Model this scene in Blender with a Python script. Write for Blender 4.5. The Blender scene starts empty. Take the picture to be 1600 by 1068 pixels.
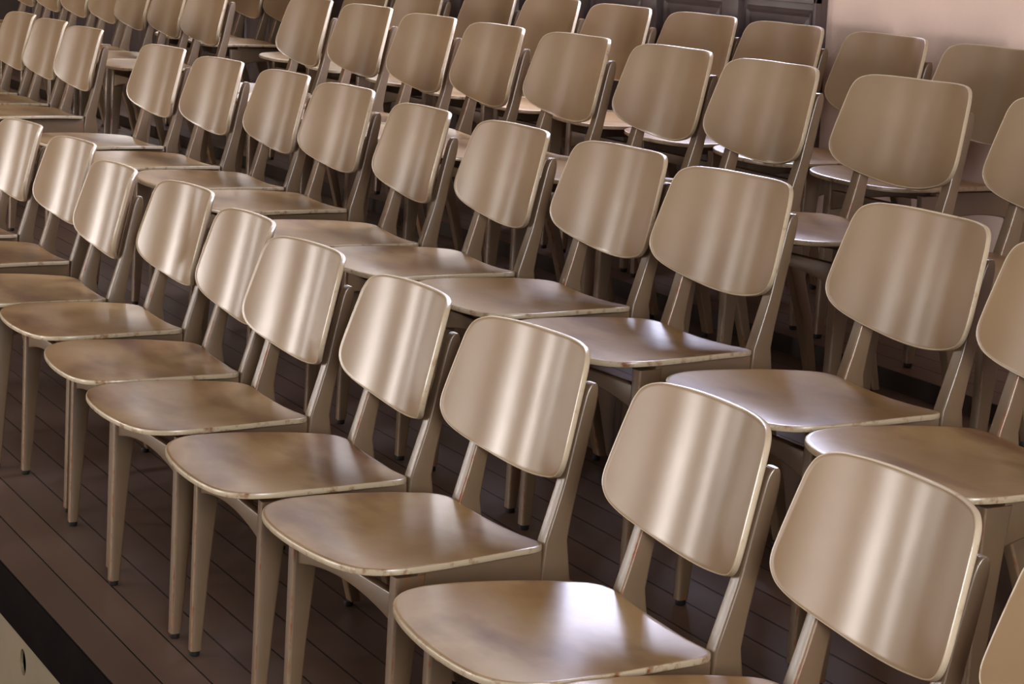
import bpy, bmesh, math, random
from mathutils import Vector, Matrix

S = bpy.context.scene
COL = S.collection

# ------------------------------------------------------------------ camera
CAM_LOC = Vector((2.2092, -1.4083, 1.5510))
YAW, PITCH, ROLL, FPX = 1.09093, 0.195994, 0.035943, 3406.66
fw = Vector((-math.sin(YAW) * math.cos(PITCH), math.cos(YAW) * math.cos(PITCH), -math.sin(PITCH)))
rt = Vector((math.cos(YAW), math.sin(YAW), 0))
up = rt.cross(fw)
r2 = math.cos(ROLL) * rt + math.sin(ROLL) * up
u2 = -math.sin(ROLL) * rt + math.cos(ROLL) * up
cam_data = bpy.data.cameras.new('camera')
cam = bpy.data.objects.new('camera', cam_data)
COL.objects.link(cam)
M = Matrix((r2, u2, -fw)).transposed().to_4x4()
M.translation = CAM_LOC
cam.matrix_world = M
cam_data.sensor_width = 36
cam_data.lens = FPX * 36 / 1600
cam_data.clip_start, cam_data.clip_end = 0.05, 100
S.camera = cam

# ------------------------------------------------------------------ look
S.view_settings.view_transform = 'Standard'
S.view_settings.look = 'None'
S.view_settings.gamma = 1
S.view_settings.use_curve_mapping = False
S.view_settings.exposure = -0.08
S.cycles.use_denoising = True
S.cycles.max_bounces = 8

world = bpy.data.worlds.new('sky')
world.use_nodes = True
world.node_tree.nodes['Background'].inputs[0].default_value = (0.75, 0.82, 1, 1)
world.node_tree.nodes['Background'].inputs[1].default_value = 0.05
S.world = world

# large soft fill lights added under the ceiling for light from above
for lx, ly, le in ((-8.5, -2.4, 40), (-3.5, -2.4, 40), (1.8, -2.0, 45)):
    L = bpy.data.lights.new('overhead_fill_light', 'AREA'); L.shape = 'RECTANGLE'
    L.size, L.size_y, L.energy, L.color = 3.6, 2.4, le, (1, .95, .9)
    lo = bpy.data.objects.new('overhead_fill_light', L); COL.objects.link(lo); lo.location = (lx, ly, 4.5)

# ------------------------------------------------------------------ room dimensions
XL, XR = -13.0, 4.6          # left and right walls
YF, YB = -5.0, 2.62          # wall in front of the chairs, wall behind them
ZLOW, ZC = -0.62, 4.6        # hall floor below the stage edge, ceiling
EDGE = -0.181                # stage edge
RISE = [(0.69, 0.2095), (1.275, 0.3892), (1.945, 0.4385)]   # (y of riser, height of tread)

# ------------------------------------------------------------------ helpers
def tag(o, label=None, cat=None, group=None, kind=None):
    if label: o['label'] = label
    if cat: o['category'] = cat
    if group: o['group'] = group
    if kind: o['kind'] = kind
    return o

def link(name, bm, mat, parent=None, smooth=True, kind=None):
    me = bpy.data.meshes.new(name)
    bmesh.ops.recalc_face_normals(bm, faces=bm.faces[:])
    bm.to_mesh(me); bm.free()
    me.materials.append(mat)
    for p in me.polygons: p.use_smooth = smooth
    if smooth and hasattr(me, 'set_sharp_from_angle'):
        me.set_sharp_from_angle(angle=math.radians(38))
    o = bpy.data.objects.new(name, me)
    COL.objects.link(o)
    if parent: o.parent = parent
    if kind: o['kind'] = kind
    return o

def box(bm, x0, x1, y0, y1, z0, z1, bev=0.0):
    r = bmesh.ops.create_cube(bm, size=1)
    vs = r['verts']
    for v in vs:
        v.co = Vector((x0 + (v.co.x + .5) * (x1 - x0), y0 + (v.co.y + .5) * (y1 - y0), z0 + (v.co.z + .5) * (z1 - z0)))
    if bev:
        es = list({e for v in vs for e in v.link_edges})
        bmesh.ops.bevel(bm, geom=es, offset=bev, segments=2, affect='EDGES', profile=.6)
    return bm

def boxobj(name, dims, mat, parent=None, bev=0.0, kind=None):
    bm = bmesh.new(); box(bm, *dims, bev=bev)
    return link(name, bm, mat, parent, smooth=bool(bev), kind=kind)

def loft(bm, rings, cap=True, edge=()):
    R = [[bm.verts.new(p) for p in ring] for ring in rings]
    n = len(R[0])
    for a, b in zip(R, R[1:]):
        for i in range(n):
            f = bm.faces.new((a[i], a[(i + 1) % n], b[(i + 1) % n], b[i]))
            if i in edge: f.material_index = 1            # worn front edges
    if cap:
        bm.faces.new(R[0][::-1]); bm.faces.new(R[-1])

def rrect(a0, a1, b0, b1, r, n=3):
    """rounded rectangle as (a, b) pairs"""
    r = min(r, (a1 - a0) * .48, (b1 - b0) * .48)
    out = []
    for cx, cy, s in ((a1 - r, b1 - r, 0), (a0 + r, b1 - r, 1), (a0 + r, b0 + r, 2), (a1 - r, b0 + r, 3)):
        for k in range(n + 1):
            t = math.pi / 2 * (s + k / n)
            out.append((cx + r * math.cos(t), cy + r * math.sin(t)))
    return out

def spline(pts, n):
    """closed Catmull-Rom through pts, n points per span"""
    out = []; N = len(pts)
    for i in range(N):
        p0, p1, p2, p3 = (Vector(pts[(i + k) % N]) for k in (-1, 0, 1, 2))
        d1 = max((p1 - p0).length, 1e-6) ** .5; d2 = max((p2 - p1).length, 1e-6) ** .5; d3 = max((p3 - p2).length, 1e-6) ** .5
        m1 = (p1 - p0) / d1 - (p2 - p0) / (d1 + d2) + (p2 - p1) / d2
        m2 = (p2 - p1) / d2 - (p3 - p1) / (d2 + d3) + (p3 - p2) / d3
        m1 *= d2; m2 *= d2
        for k in range(n):
            t = k / n
            out.append((2 * t**3 - 3 * t**2 + 1) * p1 + (t**3 - 2 * t**2 + t) * m1 + (-2 * t**3 + 3 * t**2) * p2 + (t**3 - t**2) * m2)
    return out

def interp(tab, z):
    for a, b in zip(tab, tab[1:]):
        if z <= b[0] or b is tab[-1]:
            t = (z - a[0]) / (b[0] - a[0])
            t = max(0, min(1, t))
            return [a[i] + t * (b[i] - a[i]) for i in range(1, len(a))]

# ------------------------------------------------------------------ materials
def srgb(r, g, b):
    f = lambda c: (c / 255 / 12.92) if c <= 10 else ((c / 255 + .055) / 1.055) ** 2.4
    return (f(r), f(g), f(b), 1)

def new_mat(name):
    m = bpy.data.materials.new(name); m.use_nodes = True
    nt = m.node_tree
    return m, nt, nt.nodes['Principled BSDF']

def N(nt, t, **kw):
    n = nt.nodes.new(t)
    for k, v in kw.items():
        if k.startswith('i_'): n.inputs[k[2:].replace('_', ' ')].default_value = v
        else: setattr(n, k, v)
    return n

def noise(nt, scale, detail=4, rough=.6, stretch=(1, 1, 1), rnd=True):
    tc = N(nt, 'ShaderNodeTexCoord'); mp = N(nt, 'ShaderNodeMapping')
    mp.inputs['Scale'].default_value = stretch
    nt.links.new(tc.outputs['Object'], mp.inputs['Vector'])
    n = N(nt, 'ShaderNodeTexNoise', noise_dimensions='4D')
    n.inputs['Scale'].default_value = scale; n.inputs['Detail'].default_value = detail; n.inputs['Roughness'].default_value = rough
    if rnd:
        oi = N(nt, 'ShaderNodeObjectInfo'); mu = N(nt, 'ShaderNodeMath', operation='MULTIPLY')
        mu.inputs[1].default_value = 40
        nt.links.new(oi.outputs['Random'], mu.inputs[0]); nt.links.new(mu.outputs[0], n.inputs['W'])
    nt.links.new(mp.outputs[0], n.inputs['Vector'])
    return n

def ramp(nt, src, stops):
    r = N(nt, 'ShaderNodeValToRGB')
    e = r.color_ramp.elements
    e[0].position, e[0].color = stops[0]
    e[1].position, e[1].color = stops[-1]
    for p, c in stops[1:-1]:
        x = e.new(p); x.color = c
    nt.links.new(src, r.inputs[0])
    return r

def mix(nt, fac, a, b):
    m = N(nt, 'ShaderNodeMix', data_type='RGBA')
    for s, v in ((m.inputs[0], fac), (m.inputs[6], a), (m.inputs[7], b)):
        if hasattr(v, 'links') or hasattr(v, 'is_linked'): nt.links.new(v, s)
        else: s.default_value = v
    return m.outputs[2]

def painted(name, c1, c2, rough, spec=.5, brushed=0, wear=(.30, .12, .045, 1), worn=0.0, seat=False):
    """semi-gloss beige enamel; worn > 0 lets brown wood show through in patches and on edges"""
    m, nt, b = new_mat(name)
    n1 = noise(nt, 5.0, 5, .6)
    r1 = ramp(nt, n1.outputs[0], [(.35, c1), (.65, c2)])
    col = r1.outputs[0]
    if worn:
        n2 = noise(nt, 4.2 if seat else 9, 4, .52, stretch=(.8, 1.7, 1))
        r2_ = ramp(nt, n2.outputs[0], [(.48, (0, 0, 0, 1)), (.66, (worn, worn, worn, 1))])
        col = mix(nt, r2_.outputs[0], col, wear)
    # chipped rims: brown wood where the edge is sharp and the chip noise is high
    geo = N(nt, 'ShaderNodeNewGeometry')
    rp = ramp(nt, geo.outputs['Pointiness'], [(.53, (0, 0, 0, 1)), (.60, (1, 1, 1, 1))])
    n3 = noise(nt, 45, 3, .6)
    r3 = ramp(nt, n3.outputs[0], [(.50, (0, 0, 0, 1)), (.60, (1, 1, 1, 1))])
    mu = N(nt, 'ShaderNodeMath', operation='MULTIPLY')
    nt.links.new(rp.outputs[0], mu.inputs[0]); nt.links.new(r3.outputs[0], mu.inputs[1])
    col = mix(nt, mu.outputs[0], col, (.20, .085, .035, 1))
    nt.links.new(col, b.inputs['Base Color'])
    nr = noise(nt, 14, 4, .6)
    rr = N(nt, 'ShaderNodeMapRange'); rr.inputs[3].default_value = rough - .02; rr.inputs[4].default_value = rough + .03
    nt.links.new(nr.outputs[0], rr.inputs[0]); nt.links.new(rr.outputs[0], b.inputs['Roughness'])
    b.inputs['Specular IOR Level'].default_value = spec
    if brushed:                                             # enamel brushed on in upright strokes
        t = N(nt, 'ShaderNodeCombineXYZ'); t.inputs[2].default_value = 1
        nt.links.new(t.outputs[0], b.inputs['Tangent'])
        b.inputs['Anisotropic'].default_value = brushed
    nb = noise(nt, 160, 3, .6, stretch=(1, 1, .35))
    bp = N(nt, 'ShaderNodeBump'); bp.inputs['Strength'].default_value = .012; bp.inputs['Distance'].default_value = .001
    nt.links.new(nb.outputs[0], bp.inputs['Height']); nt.links.new(bp.outputs[0], b.inputs['Normal'])
    return m

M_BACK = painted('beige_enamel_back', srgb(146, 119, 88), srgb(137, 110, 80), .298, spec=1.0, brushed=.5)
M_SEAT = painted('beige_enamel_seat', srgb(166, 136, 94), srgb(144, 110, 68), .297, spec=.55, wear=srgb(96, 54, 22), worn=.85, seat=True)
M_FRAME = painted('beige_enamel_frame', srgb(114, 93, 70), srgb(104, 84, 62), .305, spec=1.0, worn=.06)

def rim_mat(name, cream, brown, lo, hi):
    """edge of the ply: pale paint, rubbed through to brown wood in short stretches"""
    m, nt, b = new_mat(name)
    n = noise(nt, 40, 5, .65)
    r = ramp(nt, n.outputs[0], [(lo, cream), (hi, brown)])
    nt.links.new(r.outputs[0], b.inputs['Base Color'])
    b.inputs['Roughness'].default_value = .31; b.inputs['Specular IOR Level'].default_value = .8
    return m
M_SEATRIM = rim_mat('worn_seat_edge', srgb(180, 162, 134), srgb(122, 76, 38), .53, .68)
M_BACKRIM = rim_mat('pale_back_edge', srgb(196, 178, 150), srgb(150, 110, 68), .58, .74)
M_WORN = rim_mat('worn_leg_edge', srgb(132, 108, 82), srgb(124, 66, 28), .47, .62)

def plain(name, c, rough, var=.15, scale=6, bump=0.0, bscale=120, spec=.5):
    m, nt, b = new_mat(name)
    n = noise(nt, scale, 5, .6, rnd=False)
    lo = tuple(x * (1 - var) for x in c[:3]) + (1,); hi = tuple(min(1, x * (1 + var)) for x in c[:3]) + (1,)
    r = ramp(nt, n.outputs[0], [(.35, lo), (.65, hi)])
    nt.links.new(r.outputs[0], b.inputs['Base Color'])
    b.inputs['Roughness'].default_value = rough
    b.inputs['Specular IOR Level'].default_value = spec
    if bump:
        nb = noise(nt, bscale, 4, .6, rnd=False)
        bp = N(nt, 'ShaderNodeBump'); bp.inputs['Strength'].default_value = bump; bp.inputs['Distance'].default_value = .004
        nt.links.new(nb.outputs[0], bp.inputs['Height']); nt.links.new(bp.outputs[0], b.inputs['Normal'])
    return m

M_GLIDE = plain('black_rubber', (.012, .01, .009, 1), .5)
M_PINK = plain('pink_plaster', srgb(234, 206, 192), .8, .05, 3, .35, 70)
M_PLAIN = plain('dark_hall_plaster', srgb(84, 72, 62), .85, .05, 3, .2, 60)  # unseen hall walls, made dark to cut the bounced light
M_CEIL = plain('ceiling_paint', srgb(90, 80, 72), .9, .04, 2)  # unseen ceiling, darkened likewise so it bounces little light
M_DARKWOOD = plain('dark_painted_wood', srgb(92, 78, 76), .38, .12, 10)
M_NOSING = plain('black_painted_wood', srgb(18, 12, 10), .85, .2, 8, spec=.03)
M_FASCIA = plain('cream_painted_board', srgb(118, 104, 80), .5, .08, 6)
M_HALL = plain('hall_floor_wood', srgb(96, 74, 56), .5, .1, 3)
M_WFRAME = plain('white_window_paint', srgb(205, 200, 190), .45, .04, 8)
M_BRASS = plain('brass', srgb(150, 118, 60), .3, .1, 20)

def planks():
    m, nt, b = new_mat('painted_floor_boards')
    tc = N(nt, 'ShaderNodeTexCoord'); sp = N(nt, 'ShaderNodeSeparateXYZ')
    nt.links.new(tc.outputs['Object'], sp.inputs[0])
    ad = N(nt, 'ShaderNodeMath', operation='ADD'); ad.inputs[1].default_value = .0885 + .0925 * 50
    dv = N(nt, 'ShaderNodeMath', operation='DIVIDE'); dv.inputs[1].default_value = .0925
    fr = N(nt, 'ShaderNodeMath', operation='FRACT'); fl = N(nt, 'ShaderNodeMath', operation='FLOOR')
    nt.links.new(sp.outputs[1], ad.inputs[0]); nt.links.new(ad.outputs[0], dv.inputs[0])
    nt.links.new(dv.outputs[0], fr.inputs[0]); nt.links.new(dv.outputs[0], fl.inputs[0])
    pp = N(nt, 'ShaderNodeMath', operation='PINGPONG'); pp.inputs[1].default_value = .5
    nt.links.new(fr.outputs[0], pp.inputs[0])
    gap = ramp(nt, pp.outputs[0], [(.012, (1, 1, 1, 1)), (.03, (0, 0, 0, 1))])
    wn = N(nt, 'ShaderNodeTexWhiteNoise', noise_dimensions='1D')
    nt.links.new(fl.outputs[0], wn.inputs['W'])
    base = ramp(nt, wn.outputs['Value'], [(0, srgb(90, 70, 58)), (1, srgb(106, 83, 69))])
    n = noise(nt, 3, 6, .65, stretch=(.35, 1, 1), rnd=False)
    rn = ramp(nt, n.outputs[0], [(.4, (0, 0, 0, 1)), (.75, (.6, .6, .6, 1))])
    c = mix(nt, rn.outputs[0], base.outputs[0], srgb(72, 56, 46))
    c = mix(nt, gap.outputs[0], c, (.006, .004, .003, 1))
    nt.links.new(c, b.inputs['Base Color'])
    b.inputs['Roughness'].default_value = .45
    b.inputs['Specular IOR Level'].default_value = .15
    inv = N(nt, 'ShaderNodeMath', operation='SUBTRACT'); inv.inputs[0].default_value = 1
    nt.links.new(gap.outputs[0], inv.inputs[1])
    bp = N(nt, 'ShaderNodeBump'); bp.inputs['Strength'].default_value = .5; bp.inputs['Distance'].default_value = .004
    nt.links.new(inv.outputs[0], bp.inputs['Height']); nt.links.new(bp.outputs[0], b.inputs['Normal'])
    return m
M_FLOOR = planks()

def glow(name, col, strength):
    m = bpy.data.materials.new(name); m.use_nodes = True
    nt = m.node_tree; nt.nodes.clear()
    e = N(nt, 'ShaderNodeEmission'); e.inputs[0].default_value = col; e.inputs[1].default_value = strength
    o = N(nt, 'ShaderNodeOutputMaterial'); nt.links.new(e.outputs[0], o.inputs[0])
    return m

# ------------------------------------------------------------------ setting: floors and tiers
def struct(name, dims, mat, bev=0.0, parent=None):
    return boxobj(name, dims, mat, parent, bev, kind='structure')

struct('floor', (XL, XR, EDGE, RISE[0][0] + .02, -.12, 0), M_FLOOR)
ys = [r[0] for r in RISE] + [YB]
for i, (y, z) in enumerate(RISE):
    struct('floor_tier_%d' % (i + 1), (XL, XR, y, ys[i + 1] + (.02 if i < 2 else 0), -.1, z), M_FLOOR)
struct('floor_hall', (XL, XR, YF, EDGE + .10, ZLOW - .1, ZLOW), M_HALL)
# black edge board along the stage front, cream fascia below it with a round vent hole
bm = bmesh.new(); box(bm, XL, XR, EDGE - .004, EDGE + .02, -.1285, -.001, bev=.003)
link('trim_1', bm, M_NOSING, kind='structure')
bm = bmesh.new()
hx, hz, hr = -2.522, -.185, .030
zt, zb = -.1265, ZLOW
def ringv(y): return [bm.verts.new((hx + hr * .85 * math.cos(t), y, hz + hr * 1.05 * math.sin(t))) for t in [2 * math.pi * k / 20 for k in range(20)]]
yf, yk = EDGE - .001, EDGE + .006
fr_ = ringv(yf); bk_ = ringv(yk)
def sheet(y, ring):
    o = [bm.verts.new(p) for p in ((XL, y, zb), (XR, y, zb), (XR, y, zt), (XL, y, zt))]
    es = [bm.edges.new((o[i], o[(i + 1) % 4])) for i in range(4)]
    es += [bm.edges.get((ring[i], ring[(i + 1) % 20])) or bm.edges.new((ring[i], ring[(i + 1) % 20])) for i in range(20)]
    bmesh.ops.triangle_fill(bm, use_beauty=True, edges=es)
    return o
a = sheet(yf, fr_); c = sheet(yk, bk_)
for i in range(4): bm.faces.new((a[i], a[(i + 1) % 4], c[(i + 1) % 4], c[i]))
for i in range(20): bm.faces.new((fr_[i], fr_[(i + 1) % 20], bk_[(i + 1) % 20], bk_[i]))
link('trim_2', bm, M_FASCIA, smooth=False, kind='structure')
struct('wall_under_stage', (XL, XR, EDGE + .06, EDGE + .10, ZLOW, -.12), M_NOSING)

# ------------------------------------------------------------------ setting: walls with window openings
WN = [0]
def wall_with_windows(name, axis, pos, out, a0, a1, z0, z1, wins, mat, thick=.25):
    """axis 'y': wall in the plane y=pos running along x; out = +1/-1 direction of the outside."""
    def put(bm, u0, u1, w0, w1):
        p0, p1 = sorted((pos, pos + out * thick))
        if axis == 'y': box(bm, u0, u1, p0, p1, w0, w1)
        else: box(bm, p0, p1, u0, u1, w0, w1)
    bm = bmesh.new()
    cur = a0
    for (u0, u1, w0, w1, e) in sorted(wins):
        put(bm, cur, u0, z0, z1); put(bm, u0, u1, z0, w0); put(bm, u0, u1, w1, z1)
        cur = u1
    put(bm, cur, a1, z0, z1)
    link(name, bm, mat, smooth=False, kind='structure')
    for (u0, u1, w0, w1, e) in wins:
        WN[0] += 1
        root = bpy.data.objects.new('window_%d' % WN[0], None); COL.objects.link(root); root['kind'] = 'structure'
        d0, d1 = pos + out * .10, pos + out * .16
        lo, hi = min(d0, d1), max(d0, d1)
        bm = bmesh.new()
        def bar(a, b, c, d):
            if axis == 'y': box(bm, a, b, lo, hi, c, d)
            else: box(bm, lo, hi, a, b, c, d)
        f = .07
        bar(u0, u0 + f, w0, w1); bar(u1 - f, u1, w0, w1); bar(u0, u1, w0, w0 + f); bar(u0, u1, w1 - f, w1)
        nm = max(1, round((u1 - u0) / .65))
        for k in range(1, nm):
            u = u0 + (u1 - u0) * k / nm; bar(u - .025, u + .025, w0, w1)
        nh = max(1, round((w1 - w0) / 1.1))
        for k in range(1, nh):
            w = w0 + (w1 - w0) * k / nh; bar(u0, u1, w - .02, w + .02)
        link('window_frame', bm, M_WFRAME, root, smooth=False, kind='structure')
        bm = bmesh.new(); g = pos + out * .14
        P = ((u0, w0), (u1, w0), (u1, w1), (u0, w1))
        vs = [bm.verts.new((u, g, w) if axis == 'y' else (g, u, w)) for u, w in P]
        bm.faces.new(vs)
        link('window_pane', bm, e, root, smooth=False, kind='structure')

COOL = (.70, .74, 1.0, 1); WARM = (1.0, .93, .89, 1)
E_SKY = glow('daylight_blue_sky', COOL, 40)
E_BACK = glow('daylight_back_windows', (.95, .95, 1, 1), 9)
E_FRONT = glow('daylight_front_windows', WARM, 34)
E_NEAR = glow('daylight_near_windows', WARM, 6.5)
E_LEFT = glow('daylight_left_windows', (1, .95, .92, 1), 13)
E_RIGHT = glow('daylight_right_windows', (.95, .96, 1, 1), 40)

wall_with_windows('wall_back', 'y', YB, 1, XL, XR, ZLOW, ZC,
    [(-4.74, -3.74, 1.40, 3.4, E_SKY)] + [(x, x + 1.0, 1.40, 3.4, E_BACK) for x in (-6.30, -7.86, -9.42, -10.98)], M_PINK)
wall_with_windows('wall_front', 'y', YF, -1, XL, XR, ZLOW, ZC,
    [(-9.4, -8.2, -.1, 1.75, E_FRONT), (-5.0, -4.15, -.1, 1.75, E_FRONT), (-2.6, -1.2, -.1, 2.0, E_NEAR)], M_PLAIN)
wall_with_windows('wall_left', 'x', XL, -1, YF, YB, ZLOW, ZC,
    [(-4.6, -3.7, .1, 1.8, E_LEFT)], M_PLAIN)
wall_with_windows('wall_right', 'x', XR, 1, YF, YB, ZLOW, ZC,
    [(-2.3, -.5, 1.3, 3.3, E_RIGHT)], M_PLAIN)
struct('ceiling', (XL, XR, YF, YB, ZC, ZC + .1), M_CEIL)

# dark panelled wainscot below the back window: frame, fields and grooves
def wainscot(name, x0, x1, z0, z1, nfield):
    root = bpy.data.objects.new(name, None); COL.objects.link(root); root['kind'] = 'structure'
    y = YB
    boxobj('panel_back', (x0, x1, y - .022, y, z0, z1), M_DARKWOOD, root, kind='structure')
    bm = bmesh.new()
    st = .085
    w = (x1 - x0 - st * (nfield + 1)) / nfield if False else None
    xs = [x1 - .03]
    pitch = .525
    for k in range(nfield):
        right = x1 - .035 - k * pitch
        left = right - .385
        # raised field with a sloped border
        prof = [(0, -.024), (.012, -.036), (.05, -.030), (.055, -.026)]
        R = []
        zt_, zb_ = z1 - .075, z0 + .14
        for ins, dy in ((.0, -.022), (.012, -.034), (.022, -.026), (.065, -.036), (.07, -.036)):
            R.append([(left + ins, y + dy, zb_ + ins), (right - ins, y + dy, zb_ + ins), (right - ins, y + dy, zt_ - ins), (left + ins, y + dy, zt_ - ins)])
        loft(bm, R)
    link('panel_field', bm, M_DARKWOOD, root, smooth=False, kind='structure')
    bm = bmesh.new()
    box(bm, x0, x1, y - .045, y - .02, z1 - .055, z1, bev=.004)       # top rail
    box(bm, x0, x1, y - .045, y - .02, z0, z0 + .12, bev=.004)        # skirting
    box(bm, x1 - .016, x1, y - .045, y - .02, z0, z1, bev=.004)
    for k in range(nfield):
        r = x1 - .035 - k * pitch - .385 - .022
        box(bm, r - .100, r, y - .045, y - .02, z0 + .12, z1 - .055, bev=.004)
    link('panel_frame', bm, M_DARKWOOD, root, kind='structure')
wainscot('trim_3', XL, -3.475, RISE[2][1], 1.345, 18)  # carried on leftwards, its dark colour standing in for wall in shade
# window board over the wainscot
bm = bmesh.new(); box(bm, XL, -3.475, YB - .06, YB, 1.345, 1.38, bev=.006)
link('trim_4', bm, M_DARKWOOD, kind='structure')

# ------------------------------------------------------------------ the chair
BACK_HALF = [(0, .2455), (.08, .2448), (.135, .2415), (.172, .2355), (.196, .2215), (.2065, .200), (.2115, .172), (.2175, .13),
             (.2225, .09), (.2248, .06), (.2215, .042), (.209, .0235), (.187, .0105), (.15, -.0005), (.10, -.0095), (.05, -.0155), (0, -.0175)]
SEAT_HALF = [(0, -.404), (.06, -.402), (.115, -.3965), (.165, -.386), (.203, -.368), (.227, -.342), (.239, -.308), (.241, -.265), (.235, -.20), (.222, -.125),
             (.205, -.055), (.1965, -.026), (.184, -.007), (.166, .004), (.152, .007)]
LEAN, SAG, YBK, ZBK, TH = .236, .052, .0565, .5585, .0125
cs, sn = math.cos(LEAN), math.sin(LEAN)

def back_pt(u, v, off):
    d = -SAG * (u / .2) ** 2 + off
    return Vector((u, YBK + v * sn + d * cs, ZBK + v * cs - d * sn))

def panel_mesh(outline, centre, fn, th, rings=9, er=.0034):
    """solid curved ply panel: rings shrink towards centre; fn(u, v, off) places a point; rounded rim"""
    bm = bmesh.new()
    c = Vector(centre)
    def loop(s, off, inset=0):
        L = []
        for p in outline:
            d = p - c
            q = c + d * s - d.normalized() * inset
            L.append(bm.verts.new(fn(q.x, q.y, off)))
        return L
    seq = []
    for k in range(1, rings): seq.append(loop(k / rings, 0, 0))
    seq.append(loop(1, 0, er + .006)); seq.append(loop(1, 0, er))
    seq.append(loop(1, er * .3, er * .3)); seq.append(loop(1, er, 0))
    seq.append(loop(1, th - er, 0)); seq.append(loop(1, th - er * .3, er * .3)); seq.append(loop(1, th, er))
    seq.append(loop(1, th, er + .006))
    for k in range(rings - 1, 0, -1): seq.append(loop(k / rings, th, 0))
    n = len(outline)
    for k, (a, b) in enumerate(zip(seq, seq[1:])):
        for i in range(n):
            f = bm.faces.new((a[i], a[(i + 1) % n], b[(i + 1) % n], b[i]))
            if rings <= k <= rings + 5 - 1: f.material_index = 1
    for lp, off in ((seq[0], 0), (seq[-1], th)):
        cv = bm.verts.new(fn(c.x, c.y, off))
        for i in range(n): bm.faces.new((lp[i], lp[(i + 1) % n], cv))
    return bm

def backrest_bm():
    half = [Vector(p) for p in BACK_HALF]
    pts = half + [Vector((-p.x, p.y)) for p in reversed(half[1:-1])]
    return panel_mesh(spline(pts, 4), (0, .115), back_pt, TH)

def seat_z(x, y):
    z = .4505 - .036 * y
    w = max(0, min(1, (y + .40) / .30))                    # dished towards the back
    z += .011 * w * ((x / .2) ** 2 - .55)
    f = max(0, (-y - .30) / .10)
    z -= .007 * f * f                                      # waterfall front
    return z

def seat_bm():
    half = [Vector(p) for p in SEAT_HALF]
    pts = half + [Vector((-p.x, p.y)) for p in reversed(half[1:])]
    front = spline(pts, 4)
    # straight rear edge: drop the spline bulge between the two rear corners
    k0 = (len(half) - 1) * 4
    rear = [Vector((.152 - .304 * t, .007)) for t in (0, .2, .4, .6, .8)]
    # spans before index k0 are right side, span k0..k0+4 is the rear edge
    out = front[:k0] + rear + front[k0 + 4:]
    return panel_mesh(out, (0, -.19), lambda x, y, o: Vector((x, y, seat_z(x, y) - o)), .0115, er=.0026)

# tables: z -> values
FRONT_LEG = [(.012, .188, .212, -.322, -.299), (.20, .187, .213, -.3165, -.2815), (.395, .185, .214, -.311, -.259), (.4395, .185, .214, -.3095, -.252)]
POST = [(.012, .122, .146), (.16, .084, .118), (.30, .034, .077), (.385, .002, .064), (.452, .009, .056), (.50, .025, .064), (.550, .041, .075), (.57, .0465, .0795), (.64, .063, .0945), (.695, .0765, .106), (.712, .081, .1085), (.724, .0855, .1085), (.731, .090, .1065), (.734, .0945, .1035)]

def front_leg_bm(s):
    bm = bmesh.new(); R = []
    for z in (.012, .06, .13, .20, .27, .34, .395, .4395):
        x0, x1, y0, y1 = interp(FRONT_LEG, z)
        R.append([(s * a, b, z) for a, b in rrect(x0, x1, y0, y1, .0055)])
    loft(bm, R, edge=(9, 10, 13)); return bm

def post_bm(s):
    bm = bmesh.new(); R = []
    zs = [.012, .05, .10, .16, .20, .25, .30, .34, .385, .42, .452, .475, .50, .525, .550, .57, .605, .64, .67, .695, .712, .719, .724, .728, .731, .734]
    for z in zs:
        y0, y1 = interp(POST, z)
        # side frames converge a little towards the back; the back legs splay
        xo = .172 if z > .38 else .172 - (.38 - z) * .03
        R.append([(s * a, b, z) for a, b in rrect(xo - .031 + max(0, z - .5) * .03, xo, y0, y1, .005)])
    loft(bm, R, edge=(8, 9, 10)); return bm

def side_rail_bm(s):
    bm = bmesh.new(); R = []
    for t in [k / 10 for k in range(11)]:
        y = -.268 + t * .270
        xo = .211 + (.171 - .211) * t
        top = seat_z(.18, y) - .0125
        arch = 4 * t * (1 - t)
        bot = .368 + .016 * arch
        R.append([(s * a, y, b) for a, b in rrect(xo - .024, xo, bot, top, .004)])
    loft(bm, R); return bm

def apron_bm():
    bm = bmesh.new(); R = []
    for k in range(17):
        x = -.187 + .374 * k / 16
        a = 1 - abs(x / .187) ** 2.0
        bot = .352 + .024 * a
        R.append([(x, b, c) for b, c in rrect(-.304, -.286, bot, .405, .003)])
    loft(bm, R); return bm

def rear_rail_bm():
    bm = bmesh.new(); box(bm, -.14, .14, .006, .026, .375, .433, bev=.003); return bm

def glide_bm(s, fx, fy):
    bm = bmesh.new()
    R = [[(s * fx + r * math.cos(t), fy + r * math.sin(t), z) for t in [2 * math.pi * k / 14 for k in range(14)]] for z, r in ((0, .0095), (.003, .011), (.0135, .011))]
    loft(bm, R); return bm

def make_chair(name):
    root = bpy.data.objects.new(name, None); COL.objects.link(root)
    root.empty_display_size = .1
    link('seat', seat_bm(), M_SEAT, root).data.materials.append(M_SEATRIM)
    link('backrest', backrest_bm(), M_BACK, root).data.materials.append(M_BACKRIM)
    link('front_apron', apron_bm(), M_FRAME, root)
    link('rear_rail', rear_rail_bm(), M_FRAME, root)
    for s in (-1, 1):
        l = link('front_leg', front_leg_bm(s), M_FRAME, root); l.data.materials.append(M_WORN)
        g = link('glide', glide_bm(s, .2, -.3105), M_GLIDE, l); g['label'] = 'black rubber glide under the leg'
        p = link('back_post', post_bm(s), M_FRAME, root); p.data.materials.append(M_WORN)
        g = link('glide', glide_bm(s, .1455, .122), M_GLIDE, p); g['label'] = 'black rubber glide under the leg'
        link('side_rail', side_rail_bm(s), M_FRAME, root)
    return root

proto = None
def copy_tree(o, parent=None):
    c = o.copy(); COL.objects.link(c)
    if parent: c.parent = parent
    for ch in o.children: copy_tree(ch, c)
    return c

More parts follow.
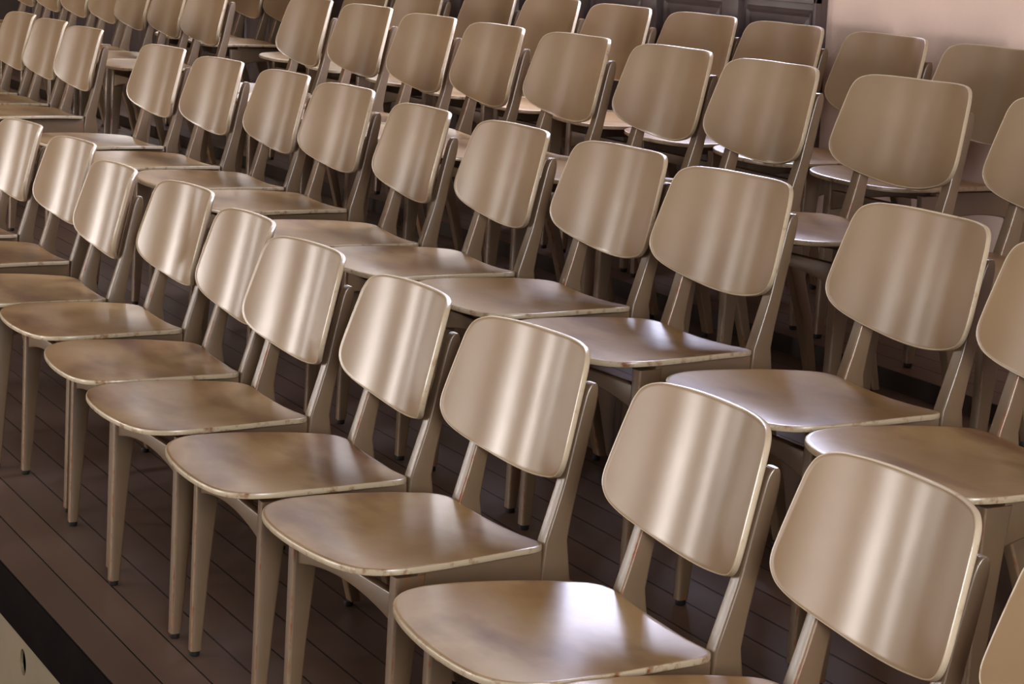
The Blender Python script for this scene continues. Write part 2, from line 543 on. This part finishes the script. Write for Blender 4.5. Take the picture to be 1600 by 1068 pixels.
LAYOUT = {
 'A': [(0.380, 0.336, 0.000), (-0.132, 0.346, -0.064), (-0.623, 0.343, -0.045), (-1.227, 0.353, 0.061), (-1.721, 0.330, -0.031), (-2.262, 0.327, 0.031),
       (-2.735, 0.357, -0.055), (-3.282, 0.391, 0.013), (-3.755, 0.338, -0.039), (-4.402, 0.407, 0.029), (-4.953, 0.389, 0.040)],
 'B': [(-0.610, 1.110, 0.000), (-1.105, 1.128, -0.005), (-1.712, 1.095, 0.072), (-2.232, 1.110, 0.029), (-2.734, 1.079, -0.023), (-3.221, 1.045, -0.062), (-3.882, 1.100, 0.024),
       (-4.390, 1.102, 0.002), (-4.948, 1.080, 0.049), (-5.554, 1.080, 0.061), (-6.644, 1.100, 0.049), (-7.185, 1.106, 0.034), (-7.697, 1.107, 0.022)],
 'C': [(-1.390, 1.740, 0.000), (-1.969, 1.751, 0.080), (-2.486, 1.696, 0.016), (-3.033, 1.729, 0.014), (-3.545, 1.702, 0.004), (-4.020, 1.670, -0.030), (-4.531, 1.677, 0.000), (-5.142, 1.714, 0.027),
       (-5.630, 1.690, -0.005), (-6.757, 1.688, 0.028), (-7.255, 1.690, -0.010), (-7.755, 1.690, 0.0), (-8.255, 1.710, 0.000), (-8.755, 1.710, 0.000), (-9.255, 1.710, 0.000), (-9.755, 1.710, 0.000)],
 'D': [(-2.365, 2.320, 0.000), (-2.870, 2.337, -0.060), (-3.375, 2.334, -0.003), (-3.875, 2.350, 0.007), (-4.372, 2.330, 0.000), (-4.870, 2.330, 0.000), (-5.365, 2.330, 0.000), (-5.990, 2.330, 0.000),
       (-6.520, 2.330, 0.000), (-7.460, 2.330, 0.000), (-7.955, 2.330, 0.000)],
}
Z = {'A': 0.0, 'B': RISE[0][1], 'C': RISE[1][1], 'D': RISE[2][1]}
GROUP = {'A': 'chairs of the front row', 'B': 'chairs of the second row', 'C': 'chairs of the third row', 'D': 'chairs of the back row'}
LABELS = {
 'A': ['beige front-row chair cut off by the right edge of the photo',
       'large beige front-row chair whose whole backrest is nearest, second from the right',
       'beige front-row chair with bright bluish window glare on its seat',
       'beige front-row chair just left of the one with the bluish glare on its seat',
       'beige front-row chair with brown smudged seat, fifth from the right',
       'beige front-row chair, sixth from the right, both front feet visible on the boards',
       'beige front-row chair, seventh from the right, backrest overlapped by its right neighbour',
       'beige front-row chair, eighth from the right, small square of light on its seat',
       'beige front-row chair, third from the left end of the front row',
       'beige front-row chair, second from the left end of the front row',
       'beige front-row chair at the left edge, leftmost of the front row'],
 'B': ['beige second-row chair cut off by the right edge, scuffed seat in view',
       'beige second-row chair with its whole large backrest in view, second from the right',
       'beige second-row chair, third from the right, bluish light on its seat',
       'beige second-row chair, fourth from the right',
       'beige second-row chair, fifth from the right',
       'beige second-row chair, sixth from the right',
       'beige second-row chair, seventh from the right',
       'beige second-row chair, eighth from the right',
       'beige second-row chair, second one right of the gap in the row',
       'beige second-row chair directly right of the gap in the row',
       'beige second-row chair directly left of the gap, grey side frame exposed',
       'beige second-row chair, second one left of the gap in the row',
       'beige second-row chair at the left edge, leftmost of the second row'],
 'C': ['beige third-row chair cut off by the right edge of the photo',
       'beige third-row chair, second from the right, in front of the pink wall',
       'beige third-row chair, third from the right',
       'beige third-row chair, fourth from the right',
       'beige third-row chair, fifth from the right',
       'beige third-row chair, sixth from the right',
       'beige third-row chair, seventh from the right',
       'beige third-row chair, second one right of the gap in the row',
       'beige third-row chair directly right of the gap in the row',
       'beige third-row chair directly left of the gap, with a bright white rear post',
       'beige third-row chair, second one left of the gap in the row',
       'beige third-row chair, third one left of the gap in the row',
       'beige third-row chair, fourth one left of the gap in the row',
       'beige third-row chair, fifth one left of the gap in the row',
       'beige third-row chair, second from the left end at the top edge',
       'beige third-row chair in the top left corner, leftmost of the third row'],
 'D': ['shaded beige back-row chair against the pink wall, rightmost of the back row',
       'shaded beige back-row chair against the pink wall, second from the right',
       'beige back-row chair in front of the right end of the dark panelling',
       'beige back-row chair in front of the dark panelling, fourth from the right',
       'beige back-row chair in front of the dark panelling, fifth from the right',
       'beige back-row chair in front of the dark panelling, sixth from the right',
       'beige back-row chair, seventh from the right, top cut off by the frame',
       'beige back-row chair, eighth from the right, top cut off by the frame',
       'beige back-row chair directly right of the gap in the back row',
       'beige back-row chair directly left of the gap, orange-lit seat in view',
       'beige back-row chair, second one left of the gap, leftmost of the back row'],
}
for row in 'ABCD':
    for i, (x, y, r) in enumerate(LAYOUT[row]):
        if proto is None: proto = c = make_chair('wooden_chair')
        else: c = copy_tree(proto)
        c.location = (x, y, Z[row]); c.rotation_euler = (0, 0, r)
        tag(c, LABELS[row][i], 'chair', GROUP[row])
